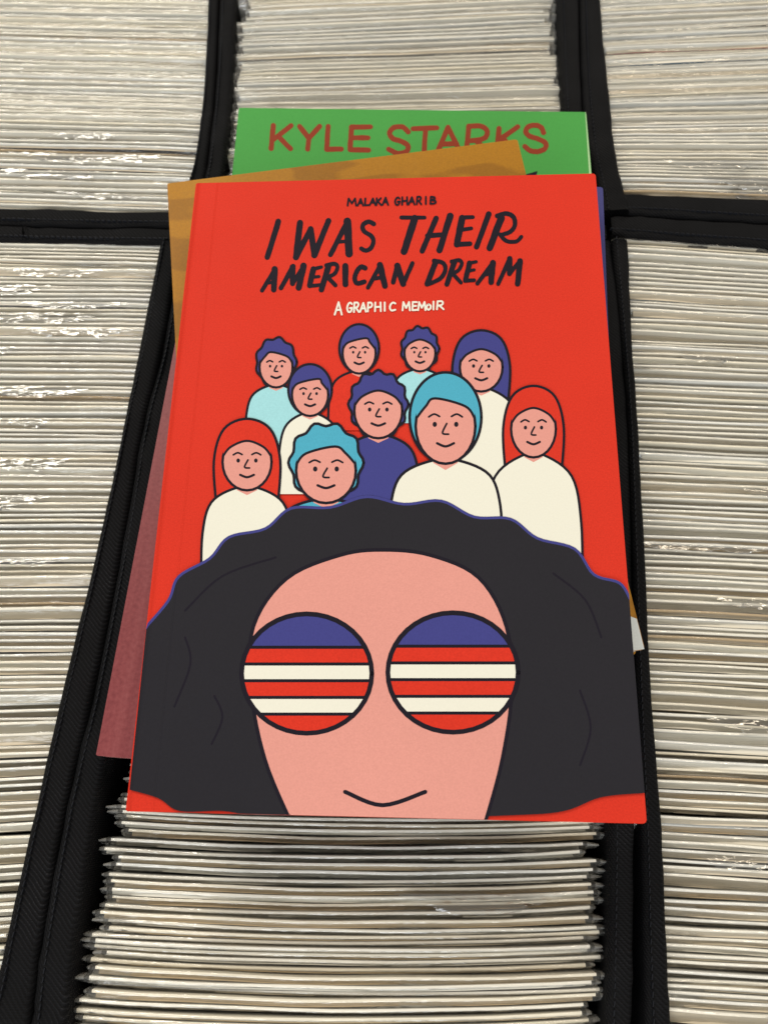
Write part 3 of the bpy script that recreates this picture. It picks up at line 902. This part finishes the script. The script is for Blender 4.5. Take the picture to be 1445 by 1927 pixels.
# generic printed crowd: one plain figure template in the cover's colours (stand-in drawing)
def figure(cx, cy, rx, ry, hair, shirt, sw, sh, longhair=False, bumps=0, part=0.0):
    lw = 3.6 + rx * 0.03
    # body
    top = cy + ry * 0.92
    body = smooth_line([(cx - sw, top + sh), (cx - sw * 0.97, top + sh * 0.5), (cx - sw * 0.78, top + sh * 0.16), (cx - rx * 0.45, top), (cx + rx * 0.45, top),
                        (cx + sw * 0.78, top + sh * 0.16), (cx + sw * 0.97, top + sh * 0.5), (cx + sw, top + sh)])
    if longhair:
        hb = smooth_line([(cx - rx * 1.25, cy + ry * 1.5), (cx - rx * 1.35, cy), (cx - rx * 0.95, cy - ry * 1.05), (cx, cy - ry * 1.4), (cx + rx * 0.95, cy - ry * 1.05), (cx + rx * 1.35, cy), (cx + rx * 1.25, cy + ry * 1.5)])
    else:
        hb = ell(cx, cy - ry * 0.18, rx * 1.2, ry * 1.14, 60)
        if bumps:
            hb = [(cx + (x - cx) * (1 + 0.05 * math.cos(bumps * k * 6.283 / 60)), cy + (y - cy) * (1 + 0.05 * math.cos(bumps * k * 6.283 / 60))) for k, (x, y) in enumerate(hb)]
    def draw_body():
        pr.fill(body, shirt)
        pr.stroke(body, lw, BLACK, smooth=False)
    if not longhair:
        draw_body()
    pr.fill(hb, hair)
    pr.stroke(hb + ([hb[0]] if not longhair else []), lw, BLACK, smooth=False)
    if longhair:
        draw_body()
    pr.fill([(cx - rx * 0.34, cy + ry * 0.7), (cx + rx * 0.34, cy + ry * 0.7), (cx + rx * 0.42, top + 4), (cx, top + ry * 0.24), (cx - rx * 0.42, top + 4)], PINK)
    fc = ell(cx, cy + ry * 0.05, rx, ry * 0.95)
    pr.fill(fc, PINK)
    pr.stroke(fc + [fc[0]], lw, BLACK, smooth=False)
    pr.fill(smooth_line([(cx - rx * 0.98, cy - ry * 0.15), (cx - rx * 0.9, cy - ry * 0.62), (cx - rx * 0.4, cy - ry * 0.98), (cx + rx * 0.4, cy - ry * 0.98), (cx + rx * 0.9, cy - ry * 0.62), (cx + rx * 0.98, cy - ry * 0.15)])
            + smooth_line([(cx + rx * 0.66, cy - ry * 0.46), (cx + rx * part, cy - ry * 0.66), (cx - rx * 0.66, cy - ry * 0.46)]), hair)
    pr.stroke([(cx - rx * 0.98, cy - ry * 0.15), (cx - rx * 0.66, cy - ry * 0.46), (cx + rx * part, cy - ry * 0.66), (cx + rx * 0.66, cy - ry * 0.46), (cx + rx * 0.98, cy - ry * 0.15)], lw * 0.9, BLACK)
    for s in (-1, 1):
        pr.fill(ell(cx + s * rx * 0.36, cy, rx * 0.075, rx * 0.09, 10), BLACK)
    for s in (-1, 1):
        pr.stroke([(cx + s * rx * 0.2, cy - ry * 0.2), (cx + s * rx * 0.38, cy - ry * 0.26), (cx + s * rx * 0.56, cy - ry * 0.19)], lw * 0.7, BLACK)
    pr.stroke([(cx + rx * 0.04, cy - ry * 0.02), (cx - rx * 0.1, cy + ry * 0.22), (cx + rx * 0.1, cy + ry * 0.25)], lw * 0.7, BLACK)
    pr.stroke([(cx - rx * 0.28, cy + ry * 0.48), (cx, cy + ry * 0.56), (cx + rx * 0.28, cy + ry * 0.48)], lw * 0.9, BLACK)
    pr.end('printed_figure')
figure(520, 690, 31, 40, NAVY, PALE, 58, 120, bumps=9, part=-0.3)
figure(676, 664, 31, 40, NAVY, RED, 58, 110, part=0.4)
figure(790, 664, 29, 36, NAVY, PALE, 54, 100, bumps=11)
figure(905, 690, 40, 48, NAVY, WHITE, 76, 190, True)
figure(584, 742, 34, 42, NAVY, WHITE, 60, 150, part=0.45)
figure(712, 772, 45, 54, NAVY, NAVY, 78, 150, bumps=12)
figure(1003, 806, 42, 56, RED, WHITE, 92, 250, True)
figure(838, 800, 56, 74, TEAL, WHITE, 106, 170, part=-0.35)
figure(466, 868, 46, 56, RED, WHITE, 86, 170, True)
figure(614, 884, 56, 64, TEAL, TEAL, 92, 120, bumps=10, part=0.3)

# large plain shapes below: dark dome, pink arch, two striped discs
HAIR = [(268, 1190), (318, 1132), (338, 1086), (396, 1052), (432, 1012), (500, 996), (548, 958), (622, 956), (690, 936), (760, 950), (830, 944), (892, 974), (960, 978), (1010, 1014), (1080, 1034), (1116, 1082), (1164, 1098), (1184, 1128)]
dome = smooth_line(HAIR)
dome += [(1214, 1492)] + smooth_line([(1214, 1492), (1130, 1500), (1060, 1526), (960, 1534), (720, 1540), (500, 1536), (420, 1526), (340, 1526), (300, 1502), (246, 1486)])
pr.fill(dome, DARK)
pr.stroke(HAIR, 5, NAVY)
for s in ([(350, 1150), (420, 1085), (520, 1050)], [(330, 1330), (360, 1250), (350, 1200)], [(1040, 1080), (1100, 1130), (1130, 1200)], [(1090, 1300), (1110, 1370), (1090, 1440)], [(400, 1400), (420, 1350), (405, 1310)]):
    pr.stroke(s, 4, BLACK)
pr.end('printed_shape')
arch = smooth_line([(548, 1546), (500, 1430), (474, 1300), (478, 1180), (540, 1090), (640, 1046), (720, 1036), (810, 1046), (900, 1088), (952, 1180), (962, 1300), (944, 1430), (912, 1549)])
pr.fill(arch, PINK)
pr.stroke(arch, 7, BLACK, smooth=False)
pr.stroke([(650, 1490), (720, 1515), (800, 1490)], 8, BLACK)
pr.end('printed_shape')
for dx, dy in ((578, 1268), (852, 1266)):
    rx, ry = 122, 112
    edges = [-1, -0.72, -0.44, -0.16, 0.12, 0.40, 0.68, 1]
    for i in range(7):
        a, b = edges[i], edges[i + 1]
        th = [a + (b - a) * k / 6 for k in range(7)]
        L = [(dx - rx * math.sqrt(max(0, 1 - v * v)), dy + ry * v) for v in th]
        Q = [(dx + rx * math.sqrt(max(0, 1 - v * v)), dy + ry * v) for v in reversed(th)]
        pr.fill(L + Q, NAVY if i < 2 else RED if i % 2 == 0 else WHITE)
        if i > 1:
            k = math.sqrt(1 - a * a)
            pr.stroke([(dx - rx * k, dy + ry * a), (dx + rx * k, dy + ry * a)], 6, BLACK)
    c = ell(dx, dy, rx, ry, 40)
    pr.stroke(c + [c[0]], 9, BLACK, smooth=False)
    pr.end('printed_disc')
